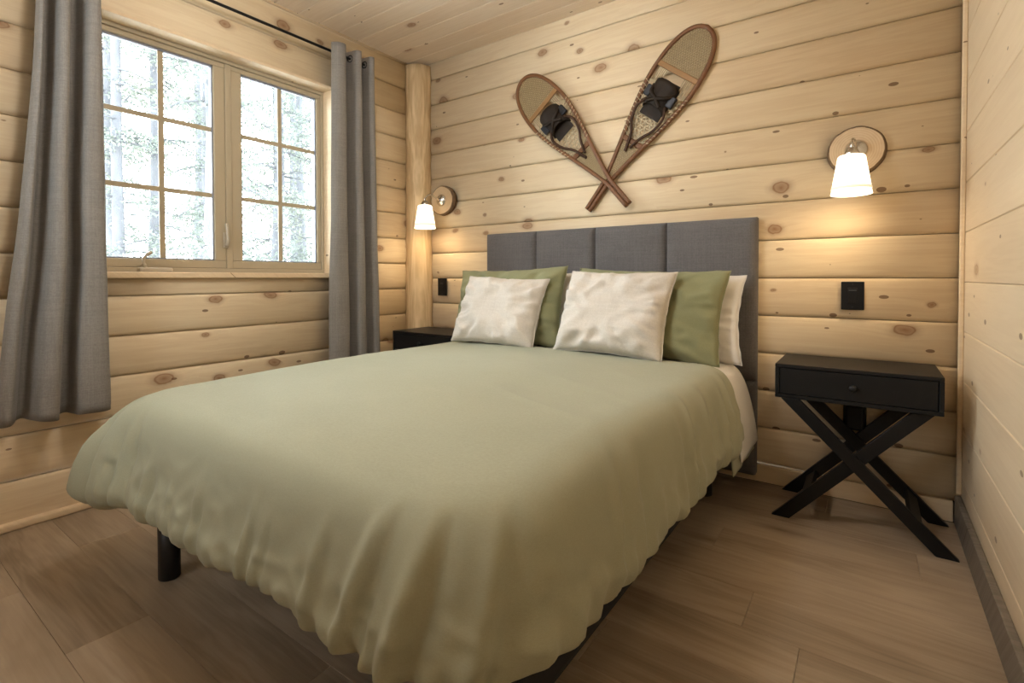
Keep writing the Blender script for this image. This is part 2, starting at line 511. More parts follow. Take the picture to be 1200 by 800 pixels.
# right wall ---------------------------------------------------------
wr = tag(box('wall_right', (RX + .018, RY, 0), (RX + .12, 0.03, RZ + .05), SUB), kind='structure',
         label='right wall of smooth flat pale pine planks')
def flat_mesh(L, h, th, mat, bev=.003, nm='plank'):
    bm = bmesh.new(); add_box(bm, (0, -th, .0004), (L, 0.0, h - .0004), bev, 1)
    bmesh.ops.recalc_face_normals(bm, faces=bm.faces)
    me = bpy.data.meshes.new(nm); bm.to_mesh(me); bm.free(); me.materials.append(mat); return me
h = 0.19
z = 0.941 - 5 * h
k = 0
splits = [1.45, 2.2, .9, 1.8, 1.2, 2.5, .7, 1.6, 2.0, 1.1, 2.3, 1.5, 1.9, .8]
meshcache = {}
while z < RZ:
    z0 = max(z, 0.0); z1 = min(z + h, RZ)
    if z1 - z0 > .01:
        s = splits[k % len(splits)]
        for a, b in ((0, -RY),):
            key = (round(b - a, 3), round(z1 - z0, 3))
            if key not in meshcache: meshcache[key] = flat_mesh(b - a - .0006, z1 - z0, .018, PINE_FLAT)
            mesh_obj('plank', meshcache[key], None, wr, (RX + .018, -a, z0), (0, 0, math.radians(-90)))
    z += h; k += 1

# front wall (behind the photographer)
wf = tag(empty('wall_front'), kind='structure', label='front wall of flat pale pine behind the viewer')
QX0, QX1, QZ0, QZ1 = 0.55, 1.45, 1.35, 2.15
for lo, hi in (((-.2, RY - .1, 0), (QX0, RY, RZ + .05)), ((QX1, RY - .1, 0), (RX + .2, RY, RZ + .05)), ((QX0, RY - .1, 0), (QX1, RY, QZ0)), ((QX0, RY - .1, QZ1), (QX1, RY, RZ + .05))):
    box('panel', lo, hi, PINE_FLAT, wf)

# ceiling --------------------------------------------------------------
ce = tag(box('ceiling', (-0.2, RY, RZ + .018), (RX + .2, 0.1, RZ + .1), SUB), kind='structure', label='ceiling of pale pine tongue and groove planks')
cw = 0.137
y = -0.26 + cw
bm = bmesh.new(); add_box(bm, (0, -cw + .0006, 0), (RX, -.0006, .018), .0035, 1)
bmesh.ops.recalc_face_normals(bm, faces=bm.faces)
cm = bpy.data.meshes.new('plank'); bm.to_mesh(cm); bm.free(); cm.materials.append(PINE_CEIL)
bm = bmesh.new(); add_box(bm, (0, -.122, 0), (RX, -.0006, .018), .0035, 1)
bmesh.ops.recalc_face_normals(bm, faces=bm.faces)
cm0 = bpy.data.meshes.new('plank'); bm.to_mesh(cm0); bm.free(); cm0.materials.append(PINE_CEIL)
mesh_obj('plank', cm0, None, ce, (0, 0.0, RZ))
while y > RY - cw:
    mesh_obj('plank', cm, None, ce, (0, y, RZ)); y -= cw

# trims ----------------------------------------------------------------
tag(box('trim_1', (RX - .016, -.034, 0.12), (RX, -0.018, RZ - .001), PINE_TRIM, bev=.004), kind='structure', label='thin pine corner bead between headboard wall and right wall')
tag(box('baseboard_right', (RX - .020, RY, 0), (RX, -0.024, 0.115), GREYWOOD, bev=.004), kind='structure', label='weathered grey wooden baseboard along the right wall')
tag(box('baseboard_back', (0.12, -.010, 0), (RX - .021, 0.029, zb0 - .001), PINE_TRIM, bev=.004), kind='structure', label='flat pine baseboard strip under the log siding behind the bed')
bm = bmesh.new()
add_box(bm, (0, RY, 0), (.034, -.15, .030), .008, 2)
tag(bm_obj('baseboard_left', bm, PINE_TRIM), kind='structure', label='small pine shoe moulding along the window wall')

# corner log post ------------------------------------------------------
V = []; F = []
nA, nZ = 26, 40
for j in range(nZ + 1):
    z = 2.448 * j / nZ
    for i in range(nA):
        a = 2 * math.pi * i / nA
        r = 0.103 + 0.006 * noise.noise(Vector((math.cos(a) * 2.2, math.sin(a) * 2.2, z * .8))) + 0.0035 * noise.noise(Vector((math.cos(a) * 7, math.sin(a) * 7, z * .5)))
        r += 0.008 * (1 - z / 2.45)
        x = 0.034 + r * math.cos(a); yy = -0.034 + r * math.sin(a)
        # hewn flat where it meets the walls
        V.append((max(x, .001), min(yy, -.001), z))
for j in range(nZ):
    for i in range(nA):
        F.append((j * nA + i, j * nA + (i + 1) % nA, (j + 1) * nA + (i + 1) % nA, (j + 1) * nA + i))
F.append(tuple(range(nA))[::-1]); F.append(tuple(nZ * nA + i for i in range(nA)))
# the log's grain runs up: build it lying and stand it up
Vr = [(v[2], v[1], -v[0]) for v in V]
post = mk('log_post', Vr, F, POST, None, True, (0, 0, 0), (0, math.radians(-90), 0))
tag(post, 'upright peeled log post standing in the corner between the two log walls', 'post')

# ------------------------------------------------------------------ window
win = tag(empty('window_1', (-0.08, -1.3, WZ0)), kind='structure', label='tan double casement window with muntin grids looking onto bright forest')
def wbox(name, lo, hi, mat, bev=.003, parent=win):
    o = box(name, lo, hi, mat, None, bev)
    o.parent = parent
    o.matrix_parent_inverse = parent.matrix_basis.inverted() if parent is win else (win.matrix_basis @ parent.matrix_basis).inverted()
    return o
def keep(o, parent):
    bpy.context.view_layer.update()
    o.parent = parent; o.matrix_parent_inverse = parent.matrix_world.inverted(); return o
JX = 0.012
wbox('head_jamb', (-.16, WY0, WZ1 - .012), (JX + .008, WY1, WZ1 + .003), PINE_TRIM, .002)
wbox('side_jamb', (-.16, WY1 - .012, .990), (JX, WY1 + .001, WZ1 - .012), PINE_TRIM, .002)
wbox('side_jamb', (-.16, WY0 - .001, .990), (JX, WY0 + .012, WZ1 - .012), PINE_TRIM, .002)
wbox('sill', (-.16, WY0 - .005, WZ0), (.040, WY1 + .006, .990), PINE_TRIM, .004)
FX0, FX1 = -.15, -.070      # outer frame
GA = (-1.828, -1.367); GB = (-1.227, -.775)
gz0, gz1 = 1.053, 2.056
ya, yb = WY0 + .012, WY1 - .012
zt, zbm = WZ1 - .012, .990
fr = wbox('frame', (FX0, ya, zt - .020), (FX1, yb, zt), VINYL)
for lo, hi in (((FX0, ya, zbm), (FX1, yb, zbm + .022)), ((FX0, ya, zbm + .022), (FX1, ya + .016, zt - .02)), ((FX0, yb - .016, zbm + .022), (FX1, yb, zt - .02)),
               ((FX0, -1.312, zbm + .022), (FX1 - .004, -1.282, zt - .02))):
    wbox('frame_bar', lo, hi, VINYL, .003)
for (g0, g1), (s0, s1) in ((GA, (ya + .016, -1.312)), (GB, (-1.282, yb - .016))):
    sx0, sx1 = -.135, -.080
    s = bmesh.new()
    zz0, zz1 = zbm + .022, zt - .020
    for lo, hi in (((sx0, s0, zz0), (sx1, s1, gz0)), ((sx0, s0, gz1), (sx1, s1, zz1)), ((sx0, s0, gz0), (sx1, g0, gz1)), ((sx0, g1, gz0), (sx1, s1, gz1))):
        add_box(s, lo, hi, .004, 2)
    so = keep(bm_obj('sash', s, VINYL), win)
    gk = bmesh.new()
    e = .006
    for lo, hi in (((-.112, g0, gz0), (-.092, g1, gz0 + e)), ((-.112, g0, gz1 - e * 1.6), (-.092, g1, gz1)), ((-.112, g0, gz0), (-.092, g0 + e, gz1)), ((-.112, g1 - e, gz0), (-.092, g1, gz1))):
        add_box(gk, lo, hi, 0)
    keep(bm_obj('gasket', gk, GASKET), so)
    gm = .5 * (g0 + g1)
    keep(box('muntin', (-.106, gm - .012, gz0), (-.098, gm + .012, gz1), VINYL, None, .002), so)
    for zz in (1.389, 1.727):
        keep(box('muntin', (-.1055, g0, zz - .0115), (-.0985, g1, zz + .0115), VINYL, None, .002), so)
    keep(box('glass_pane', (-.1035, g0, gz0), (-.1005, g1, gz1), GLASS), so)
w2 = tag(empty('added_fill_window', (1.0, RY, QZ0)), kind='structure', label='added unseen fill window with tan frame in the front wall behind the viewer')  # opening added out of view to let in fill daylight
bm = bmesh.new()
for lo, hi in (((QX0, RY - .09, QZ0), (QX1, RY + .01, QZ0 + .04)), ((QX0, RY - .09, QZ1 - .04), (QX1, RY + .01, QZ1)), ((QX0, RY - .09, QZ0 + .04), (QX0 + .04, RY + .01, QZ1 - .04)),
               ((QX1 - .04, RY - .09, QZ0 + .04), (QX1, RY + .01, QZ1 - .04)), ((.98, RY - .08, QZ0 + .04), (1.02, RY, QZ1 - .04))):
    add_box(bm, lo, hi, .004, 1)
keep(bm_obj('frame', bm, VINYL), w2)
for a, b in ((QX0 + .04, .98), (1.02, QX1 - .04)):
    keep(box('glass_pane', (a, RY - .046, QZ0 + .04), (b, RY - .042, QZ1 - .04), GLASS), w2)
# crank operator on the frame's foot
cr = keep(box('crank_housing', (-.070, -1.715, .9905), (-.030, -1.580, 1.012), HARDWARE, None, .006), win)
keep(tube('crank_handle', catmull([(-.045, -1.69, 1.008), (-.030, -1.700, 1.030), (-.028, -1.700, 1.052), (-.030, -1.688, 1.068), (-.034, -1.668, 1.082)], 6), [.009] * 6 + [.006] * 12 + [.008] * 7, HARDWARE), cr)
lk = keep(box('lock_plate', (-.072, -1.332, 1.118), (-.064, -1.308, 1.200), HARDWARE, None, .003), win)
keep(tube('lock_lever', catmull([(-.062, -1.318, 1.135), (-.050, -1.318, 1.150), (-.048, -1.320, 1.190), (-.056, -1.322, 1.245)], 6), [.009] * 10 + [.007] * 9, HARDWARE), lk)

# ------------------------------------------------------------------ curtain rod and curtains
rod = tag(empty('curtain_rod', (0.09, -1.3, 2.292)), 'thin black metal curtain rod above the window', 'curtain rod')
tube('rod', [(0, -1.06, 0), (0, .775, 0)], .0075, IRON, rod, 12)
for s, yy in ((1, .775), (-1, -1.06)):
    lathe('finial', [(0.0, -.008), (.012, -.006), (.014, .006), (.012, .018), (0.0, .02)], IRON, rod, 16, (0, yy, 0), (math.radians(-90 * s), 0, 0))
for yy in (.745, -1.03):
    bm = bmesh.new(); add_box(bm, (-.075, yy - .006, -.006), (-.006, yy + .006, .004), .002, 1); add_box(bm, (-.0685, yy - .014, -.035), (-.0655, yy + .014, .03), .001, 1)
    bm_obj('bracket', bm, IRON, rod)

def curtain(name, label, top, bot, ztop, zbot, seed, hem_z=.07):
    """top/bot: matching lists of (y, x) fold points; lofted downwards"""
    root = tag(empty(name, (0.09, .5 * (top[0][0] + top[-1][0]), zbot)), label, 'curtain', 'grey window curtains')
    T = catmull([(y, x, 0) for y, x in top], 10); B = catmull([(y, x, 0) for y, x in bot], 10)
    n = len(T); nz = 60
    V = []; F = []
    for j in range(nz + 1):
        v = j / nz
        z = ztop + (zbot - ztop) * v
        w = v ** 1.5
        for i in range(n):
            q = T[i].lerp(B[i], w)
            nx = .006 * noise.noise(Vector((q.x * 14, z * 1.8, seed))) * (.2 + v)
            ny = .008 * noise.noise(Vector((q.x * 9, z * 2.3, seed + 9))) * (.2 + v)
            zz = z + (.010 * noise.noise(Vector((q.x * 12, 0, seed + 3))) if j == nz else 0)
            V.append((q.y + nx, q.x + ny, zz))
    for j in range(nz):
        for i in range(n - 1):
            F.append((j * n + i, j * n + i + 1, (j + 1) * n + i + 1, (j + 1) * n + i))
    o = mk('panel', V, F, CURTAIN, None, True)
    sm = o.modifiers.new('thick', 'SOLIDIFY'); sm.thickness = .0028; sm.offset = 0
    keep(o, root)
    # stitched hem line
    hv = 1 - hem_z / (ztop - zbot)
    j = int(hv * nz)
    path = [Vector(V[j * n + i]) + Vector((.0018, 0, 0)) for i in range(n)]
    Vt, Ft = tube_geo(path, .0012, 4)
    keep(mk('hem_stitching', Vt, Ft, CURTAIN, None, True), root)
    # grommets where the cloth crosses the rod
    for i in range(1, n):
        a, b = T[i - 1], T[i]
        if (a.y - .09) * (b.y - .09) < 0:
            t = (.09 - a.y) / (b.y - a.y)
            p = a.lerp(b, t); d = (b - a).normalized()
            ring = []
            N = Vector((-d.x, 0, 0))
            for k in range(25):
                an = 2 * math.pi * k / 24
                ring.append(Vector((p.y, p.x, 2.292)) + Vector((d.y, d.x, 0)) * (.019 * math.cos(an)) + Vector((0, 0, 1)) * (.019 * math.sin(an)))
            Vt, Ft = tube_geo(ring, .0045, 6)
            keep(mk('grommet', Vt, Ft, IRON, None, True), root)
    return root

top = [(-.800, .108), (-.775, .145), (-.735, .150), (-.715, .120), (-.700, .055), (-.672, .040), (-.655, .09), (-.645, .140), (-.615, .145), (-.598, .09), (-.585, .045), (-.560, .045), (-.548, .09), (-.540, .135), (-.515, .140), (-.500, .09), (-.490, .05), (-.470, .06)]
bot = [(-.835, .110), (-.805, .150), (-.735, .158), (-.705, .125), (-.690, .060), (-.665, .045), (-.650, .09), (-.640, .150), (-.590, .150), (-.575, .09), (-.565, .045), (-.540, .045), (-.528, .09), (-.515, .140), (-.480, .145), (-.465, .09), (-.455, .05), (-.435, .06)]
curtain('curtain', 'grey linen curtain hanging between the window and the corner log post', top, bot, 2.335, .42, 3)
top = [(-2.062, .08), (-2.060, .12), (-2.052, .128), (-2.048, .09), (-2.040, .05), (-2.025, .05), (-2.015, .09), (-2.005, .135), (-1.985, .140), (-1.972, .09), (-1.962, .045), (-1.945, .05), (-1.935, .10), (-1.925, .145), (-1.900, .150), (-1.885, .10), (-1.878, .055), (-1.868, .06)]
bot = [(-2.215, .08), (-2.205, .12), (-2.180, .135), (-2.160, .09), (-2.150, .06), (-2.130, .055), (-2.118, .11), (-2.095, .165), (-2.050, .165), (-2.032, .09), (-2.020, .055), (-2.000, .06), (-1.990, .12), (-1.975, .160), (-1.895, .165), (-1.880, .12), (-1.872, .065), (-1.858, .06)]
curtain('curtain', 'grey linen curtain at the left edge of the picture, flaring out towards its hem', top, bot, 2.335, .425, 17)

# ------------------------------------------------------------------ bed
bed = tag(empty('bed', (1.4725, -1.05, 0)), 'queen bed with charcoal upholstered headboard on a low black base', 'bed')
HX0, HX1 = 0.688, 2.257
hb = keep(box('headboard', (HX0 + .01, -.075, .045), (HX1 - .004, -.024, 1.228), HEADB, None, .008, 3), bed)
xs = [HX0, 1.062, 1.446, 1.842, HX1]
def cushion_panel(x0, x1, z0, z1):
    bm = bmesh.new()
    n = 20
    g = {}
    for i in range(n + 1):
        for j in range(n + 1):
            u, v = i / n, j / n
            # tight spacing near the seams
            uu = .5 - .5 * math.cos(math.pi * u); vv = .5 - .5 * math.cos(math.pi * v)
            e = min(uu * (x1 - x0), (1 - uu) * (x1 - x0), vv * (z1 - z0), (1 - vv) * (z1 - z0))
            b = 1 - math.exp(-e / .010)
            pu = .026 * b + .006 * (4 * uu * (1 - uu)) * (4 * vv * (1 - vv))
            g[i, j] = bm.verts.new((x0 + (x1 - x0) * uu, -.072 - pu, z0 + (z1 - z0) * vv))
    for i in range(n):
        for j in range(n):
            bm.faces.new((g[i, j], g[i + 1, j], g[i + 1, j + 1], g[i, j + 1]))
    # turn the rim back to the board
    rim = [g[i, 0] for i in range(n + 1)] + [g[n, j] for j in range(1, n + 1)] + [g[i, n] for i in range(n - 1, -1, -1)] + [g[0, j] for j in range(n - 1, 0, -1)]
    back = [bm.verts.new((v.co.x, -.03, v.co.z)) for v in rim]
    for a in range(len(rim)):
        b = (a + 1) % len(rim)
        bm.faces.new((rim[a], back[a], back[b], rim[b]))
    return bm_obj('headboard_panel', bm, HEADB, None, True)
for a, b in zip(xs, xs[1:]):
    for z0, z1 in ((.050, .482), (.484, 1.237)):
        keep(cushion_panel(a + .0008, b - .0008, z0, z1), hb)
keep(box('bed_base', (.765, -1.925, .160), (2.195, -.105, .300), BASEB, None, .035, 4), bed)
keep(box('base_rail', (.84, -1.86, .140), (2.10, -.15, .165), BASEB, None, .006, 2), bed)
for x, yy in ((.848, -1.935), (2.09, -1.935), (.848, -.30), (2.09, -.30)):
    keep(lathe('leg', [(.0, 0), (.029, 0), (.031, .003), (.031, .18), (0, .18)], LEGB, None, 28, (x, yy, 0)), bed)

mat_o = box('mattress', (.775, -1.925, .301), (2.170, -.118, .560), MATT, None, .07, 5)
tag(mat_o, 'thick mattress hidden under the sage duvet', 'mattress')

def skirt(tab, t):
    for (a, d0, z0), (b, d1, z1) in zip(tab, tab[1:]):
        if t <= b:
            k = (t - a) / (b - a)
            return d0 + (d1 - d0) * k, z0 + (z1 - z0) * k
    return tab[-1][1], tab[-1][2]

def smooth_profile(ctrl, n):
    P = catmull([(d, z, 0) for d, z in ctrl], 12)
    # equal arc-length samples
    L = [0]
    for a, b in zip(P, P[1:]): L.append(L[-1] + (b - a).length)
    out = []
    for i in range(n + 1):
        s = L[-1] * i / n
        k = 0
        while k < len(L) - 2 and L[k + 1] < s: k += 1
        f = (s - L[k]) / max(1e-9, L[k + 1] - L[k])
        q = P[k].lerp(P[k + 1], f)
        out.append((q.x, q.y))
    return out

def make_duvet():
    rnd = random.Random(21)
    x0, x1, yh, yf, rc = .795, 2.105, -.468, -1.915, .10
    pts = []       # (point on the inset path, outward normal, s, corner weight)
    step = .0085
    def line(a, b, nrm):
        L = (Vector(b) - Vector(a)).length; n = max(2, int(L / step))
        for i in range(n): pts.append((Vector(a).lerp(Vector(b), i / n), Vector(nrm), 0))
    def arc(c, a0, a1):
        n = 46
        for i in range(n):
            a = a0 + (a1 - a0) * i / n
            d = Vector((math.cos(a), math.sin(a)))
            pts.append((Vector(c) + d * rc, d, math.sin(math.pi * i / n)))
    line((x0, yh), (x0, yf + rc), (-1, 0))
    arc((x0 + rc, yf + rc), math.pi, 1.5 * math.pi)
    line((x0 + rc, yf), (x1 - rc, yf), (0, -1))
    arc((x1 - rc, yf + rc), 1.5 * math.pi, 2 * math.pi)
    line((x1, yf + rc), (x1, yh), (1, 0))
    pts.append((Vector((x1, yh)), Vector((1, 0)), 0))
    ctrl = [(0, .602), (.047, .598), (.094, .580), (.124, .540), (.142, .478), (.156, .405), (.168, .345), (.166, .308), (.145, .288), (.112, .284), (.080, .300), (.065, .320)]
    NP = 56
    prof = smooth_profile(ctrl, NP)
    NT_ = 22
    n = len(pts)
    # running length at the hem
    s = [0.0]
    for a, b in zip(pts, pts[1:]):
        s.append(s[-1] + ((b[0] + b[1] * .15) - (a[0] + a[1] * .15)).length)
    S_ = s[-1]
    folds = []
    # front & corners: many gathers rising from the hem; sides: fewer, slanting ones
    sf0 = next(s[i] for i in range(n) if pts[i][1].y < -.5); sf1 = max(s[i] for i in range(n) if pts[i][1].y < -.5)
    x = 0.03
    while x < S_:
        front = sf0 - .1 < x < sf1 + .05
        if front:
            folds.append((x, rnd.uniform(.010, .024), rnd.uniform(.007, .017), rnd.uniform(.22, .70), rnd.uniform(-.03, .07)))
            x += rnd.uniform(.035, .085)
        else:
            folds.append((x, rnd.uniform(.016, .036), rnd.uniform(.007, .016), rnd.uniform(.04, .55), rnd.uniform(.06, .22)))
            x += rnd.uniform(.05, .12)
    for c, a in ((sf1 - .33, .017), (sf1 - .22, .022), (sf1 - .10, .016), (sf0 + .30, .014), (sf0 + .12, .018), (sf0 + .02, .02)):
        folds.append((c, .022, a, .10, .10 if c > (sf0 + sf1) / 2 else -.05))
    def fold(si, t):
        o = 0
        for c, w, a, t0, k in folds:
            e = (si - c - k * (1 - t)) / w
            if abs(e) > 3.2: continue
            lift = sstep(t0, min(1, t0 + .45), t)
            # ridge with a groove on one side
            o += a * lift * (math.exp(-e * e) - .75 * math.exp(-(e - 1.5) ** 2))
        return o
    V = []; F = []
    cx = .5 * (x0 + x1)
    ytop_end = -1.25
    def top_z(px, py):
        w = .006 * noise.noise(Vector((px * 2.1, py * 2.1, 4.0)))
        q = noise.noise(Vector(((px * .55 + py * .9) * 5.5, (px - py * .5) * 1.4, 2.0)))
        w += .0045 * (1 - abs(q) * 2) * sstep(.45, .9, noise.noise(Vector((px * 1.3, py * 1.3, 8))) + .6)
        w += .012 * math.exp(-((px - cx) / .45) ** 2)
        w -= .012 * sstep(-1.5, -2.0, py)
        return w
    for i, (p, nr, cw_) in enumerate(pts):
        left = sstep(1.1, .8, p.x)
        spine = Vector((cx, max(p.y, ytop_end)))
        for j in range(NT_):
            t = j / NT_
            q = spine.lerp(p, t ** .8)
            V.append((q.x, q.y, .602 + top_z(q.x, q.y)))
        hemn = .016 * noise.noise(Vector((s[i] * 5.0, 1.5, 0))) + .012 * noise.noise(Vector((s[i] * 14.0, 7.5, 0)))
        for j in range(NP + 1):
            t = j / NP
            d, z = prof[j]
            flare = cw_ * .080 * sstep(.0, .6, t) * (1.0 if p.x < cx else .3) + (.022 if nr.x < -.5 else 0) * sstep(.2, .8, t)
            rise = max(0.0, -nr.y) * (.004 + .034 * sstep(.9, 1.9, p.x))
            drop = (-.040 * cw_ * left + rise) * sstep(.3, .8, t)
            cr = 1 - 2.2 * abs(noise.noise(Vector((s[i] * 6.5 + t * 1.4, t * 5.5 - s[i] * 1.1, 6.1))))
            cr2 = 1 - 2.2 * abs(noise.noise(Vector((s[i] * 15 - t * 2.0, t * 9.0, 2.7))))
            drop += (.014 if nr.x > .5 else 0) * sstep(.4, .85, t)
            crum = (.0070 * cr + .0045 * cr2) * sstep(.25, .7, t)
            f = fold(s[i], min(1, t * 1.08)) * (1 if t < .85 else 1 - (t - .85) * 3)
            lf = .014 * noise.noise(Vector((s[i] * 2.6, t * 1.2, 3.3))) * sstep(.1, .6, t)
            q = p + nr * (d + flare + f + lf + crum)
            V.append((q.x, q.y, z + top_z(q.x, q.y) * (1 - sstep(0, .5, t)) + (hemn + drop) * sstep(.35, .85, t) + f * .25))
    M = NT_ + NP + 1
    # rolled head edge: inner copies of the first and last profile
    def inner(i, d1, dy, dz):
        base = len(V)
        nr = pts[i][1]
        for j in range(M):
            v = Vector(V[i * M + j])
            w = sstep(NT_ - 2, NT_ + 18, j)
            V.append((v.x - nr.x * d1 * w, v.y + dy, v.z - d1 * (1 - w) + dz * 0))
        return base
    for i in range(n - 1):
        for j in range(M - 1):
            F.append((i * M + j, i * M + j + 1, (i + 1) * M + j + 1, (i + 1) * M + j))
    for i, flip in ((0, False), (n - 1, True)):
        prev = i * M
        for d1, dy in ((.006, .009), (.016, .010), (.022, .002), (.024, -.03)):
            b = inner(i, d1, dy, 0)
            for j in range(M - 1):
                q = (prev + j, b + j, b + j + 1, prev + j + 1)
                F.append(q if flip else q[::-1])
            prev = b
    o = mk('duvet', V, F, DUVET, None, True)
    bm = bmesh.new(); bm.from_mesh(o.data)
    bmesh.ops.remove_doubles(bm, verts=bm.verts, dist=.0004)
    bmesh.ops.recalc_face_normals(bm, faces=bm.faces)
    bm.to_mesh(o.data); bm.free()
    o.data.polygons.foreach_set('use_smooth', [True] * len(o.data.polygons))
    return o
duvet = make_duvet()
tag(duvet, 'puffy sage green duvet draped over the bed with gathered hems', 'duvet')

def drape_strip(name, ya, yb, lift, hang_z_r, hang_z_l, slant_r, mat, label, cat, seed):
    """band of cloth lying across the bed head and hanging down both sides"""
    ctrl = [(.66, hang_z_l), (.652 - lift, .42), (.672 - lift, .52), (.72, .556 + lift), (.80, .570 + lift), (1.1, .573 + lift), (1.4725, .576 + lift), (1.85, .573 + lift), (2.12, .570 + lift),
            (2.188, .553 + lift), (2.214 + lift, .51), (2.238 + lift, .42), (2.266 + lift, hang_z_r)]
    P = catmull([(a, b, 0) for a, b in ctrl], 10)
    V = []; F = []
    m_ = 14
    for i, q in enumerate(P):
        for k in range(m_ + 1):
            t = k / m_
            yy = ya + (yb - ya) * t
            down = max(0.0, min(1.0, (.57 - q.y) / .30))
            if q.x > 1.5: yy += slant_r * down * (1 - t)
            w = .006 * noise.noise(Vector((yy * 11, q.y * 4, seed))) * (.25 + down)
            V.append((q.x + (w if q.x > 1.5 else -w), yy, q.y + .003 * noise.noise(Vector((q.x * 6, yy * 9, seed)))))
    for i in range(len(P) - 1):
        for k in range(m_):
            a = i * (m_ + 1) + k
            F.append((a, a + 1, a + m_ + 2, a + m_ + 1))
    o = mk(name, V, F, mat, None, True)
    md = o.modifiers.new('thick', 'SOLIDIFY'); md.thickness = .004; md.offset = 1
    tag(o, label, cat)
    return o
drape_strip('flat_sheet', -.36, -.60, .002, .215, .33, .16, DUVET, 'sage green sheet hanging under the white sheet at the bed head', 'sheet', 4)
drape_strip('flat_sheet', -.20, -.50, .009, .240, .36, .05, WHITE, 'white sheet turned down across the bed head below the pillows', 'sheet', 11)

# ------------------------------------------------------------------ pillows
def pillow(name, w, h, th, mat, label, cat, group, loc, lean, yaw=0, roll=0, seed=0, flange=0.0, sagb=.0, wr=.008, soft=.42):
    n = 46
    V = []; F = []; idx = {}
    rnd = Vector((seed * 3.7, seed * 1.3, seed * 2.1))
    for side in (1, -1):
        for i in range(n + 1):
            for j in range(n + 1):
                u, v = -1 + 2 * i / n, -1 + 2 * j / n
                rim = i in (0, n) or j in (0, n)
                if rim and side == -1:
                    idx[side, i, j] = idx[1, i, j]; continue
                # sides drawn in between the pointed corners
                pu = 1 - .065 * (1 - v * v) ** 1.0 * abs(u) ** 3
                pv = 1 - .075 * (1 - u * u) ** 1.0 * abs(v) ** 3
                x = .5 * w * u * pu; z = .5 * h * v * pv
                fu = max(0.0, 1 - abs(u) ** (2.4)); fv = max(0.0, 1 - abs(v) ** 2.4)
                t = .5 * th * (fu * fv) ** soft
                # belly sinks towards the bottom
                t *= 1 + .22 * (-v) * (1 - v * v)
                e = (fu * fv)
                # creases running in from the corners and rim
                ang = math.atan2(v, u)
                rr = max(abs(u), abs(v))
                cr = noise.noise(Vector((ang * 4.2, rr * 1.2, seed * 5.1 + side))) * sstep(.25, .95, rr) * min(1, e * 4)
                lo = noise.noise(Vector((x * 7, z * 7, seed + side * 3)) + rnd)
                cr += .55 * noise.noise(Vector((ang * 10.5, rr * 2.0, seed * 2.3 + side))) * sstep(.45, .95, rr) * min(1, e * 4)
                cr += .5 * (1 - 2 * abs(noise.noise(Vector((x * 9 + z * 5, z * 13 - x * 4, seed * 1.7 + side))))) * sstep(.1, .5, rr) * min(1, e * 3)
                t += wr * 1.5 * cr + wr * .9 * lo * min(1, e * 2)
                if rim:
                    t = 0
                    x += .004 * noise.noise(Vector((z * 22, x * 22, seed))); z += .005 * noise.noise(Vector((x * 20, z * 20, seed + 5)))
                z -= sagb * (1 - u * u) * (v + 1) * .5
                idx[side, i, j] = len(V)
                V.append((x, -side * t, z))
    for side in (1, -1):
        for i in range(n):
            for j in range(n):
                f = (idx[side, i, j], idx[side, i + 1, j], idx[side, i + 1, j + 1], idx[side, i, j + 1])
                F.append(f if side == 1 else f[::-1])
    # stand on the lower edge
    V = [(x, y, z + h / 2) for x, y, z in V]
    root = tag(empty(name, loc), label, cat, group)
    root.rotation_euler = (lean, roll, yaw)
    body = mk('cover', V, F, mat, root, True)
    # piped seam round the rim
    ring = [idx[1, i, 0] for i in range(n + 1)] + [idx[1, n, j] for j in range(1, n + 1)] + [idx[1, i, n] for i in range(n - 1, -1, -1)] + [idx[1, 0, j] for j in range(n - 1, -1, -1)]
    Vt, Ft = tube_geo([V[k] for k in ring], .0022, 5)
    mk('seam', Vt, Ft, mat, root, True)
    return root

R = math.radians
G1, G2, G3 = 'white sleeping pillows', 'sage green pillows', 'oatmeal linen cushions'
pillow('pillow', .76, .42, .12, WHITE, 'white pillow behind the left sage pillow', 'pillow', G1, (1.075, -.255, .580), R(-12), 0, 0, 1)
pillow('pillow', .78, .40, .12, WHITE, 'white pillow behind the right sage pillow, next to the headboard edge', 'pillow', G1, (1.842, -.255, .578), R(-12), 0, 0, 2)
pillow('pillow', .72, .44, .135, SAGE2, 'sage green pillow behind the smaller oatmeal cushion on the left', 'pillow', G2, (1.025, -.375, .592), R(-16), R(2), R(-1.5), 3, wr=.019)
pillow('pillow', .76, .43, .135, SAGE2, 'sage green pillow behind the larger oatmeal cushion on the right', 'pillow', G2, (1.790, -.368, .592), R(-18), R(-3), R(1.5), 4, wr=.019)
pillow('cushion', .52, .39, .15, OATMEAL, 'smaller-looking oatmeal linen cushion on the left half of the bed', 'cushion', G3, (1.05, -.515, .606), R(-24), R(3), R(2), 5, wr=.019)
pillow('cushion', .54, .42, .16, OATMEAL, 'larger-looking oatmeal linen cushion on the right half of the bed', 'cushion', G3, (1.700, -.510, .606), R(-24), R(-2), R(1), 6, wr=.020)

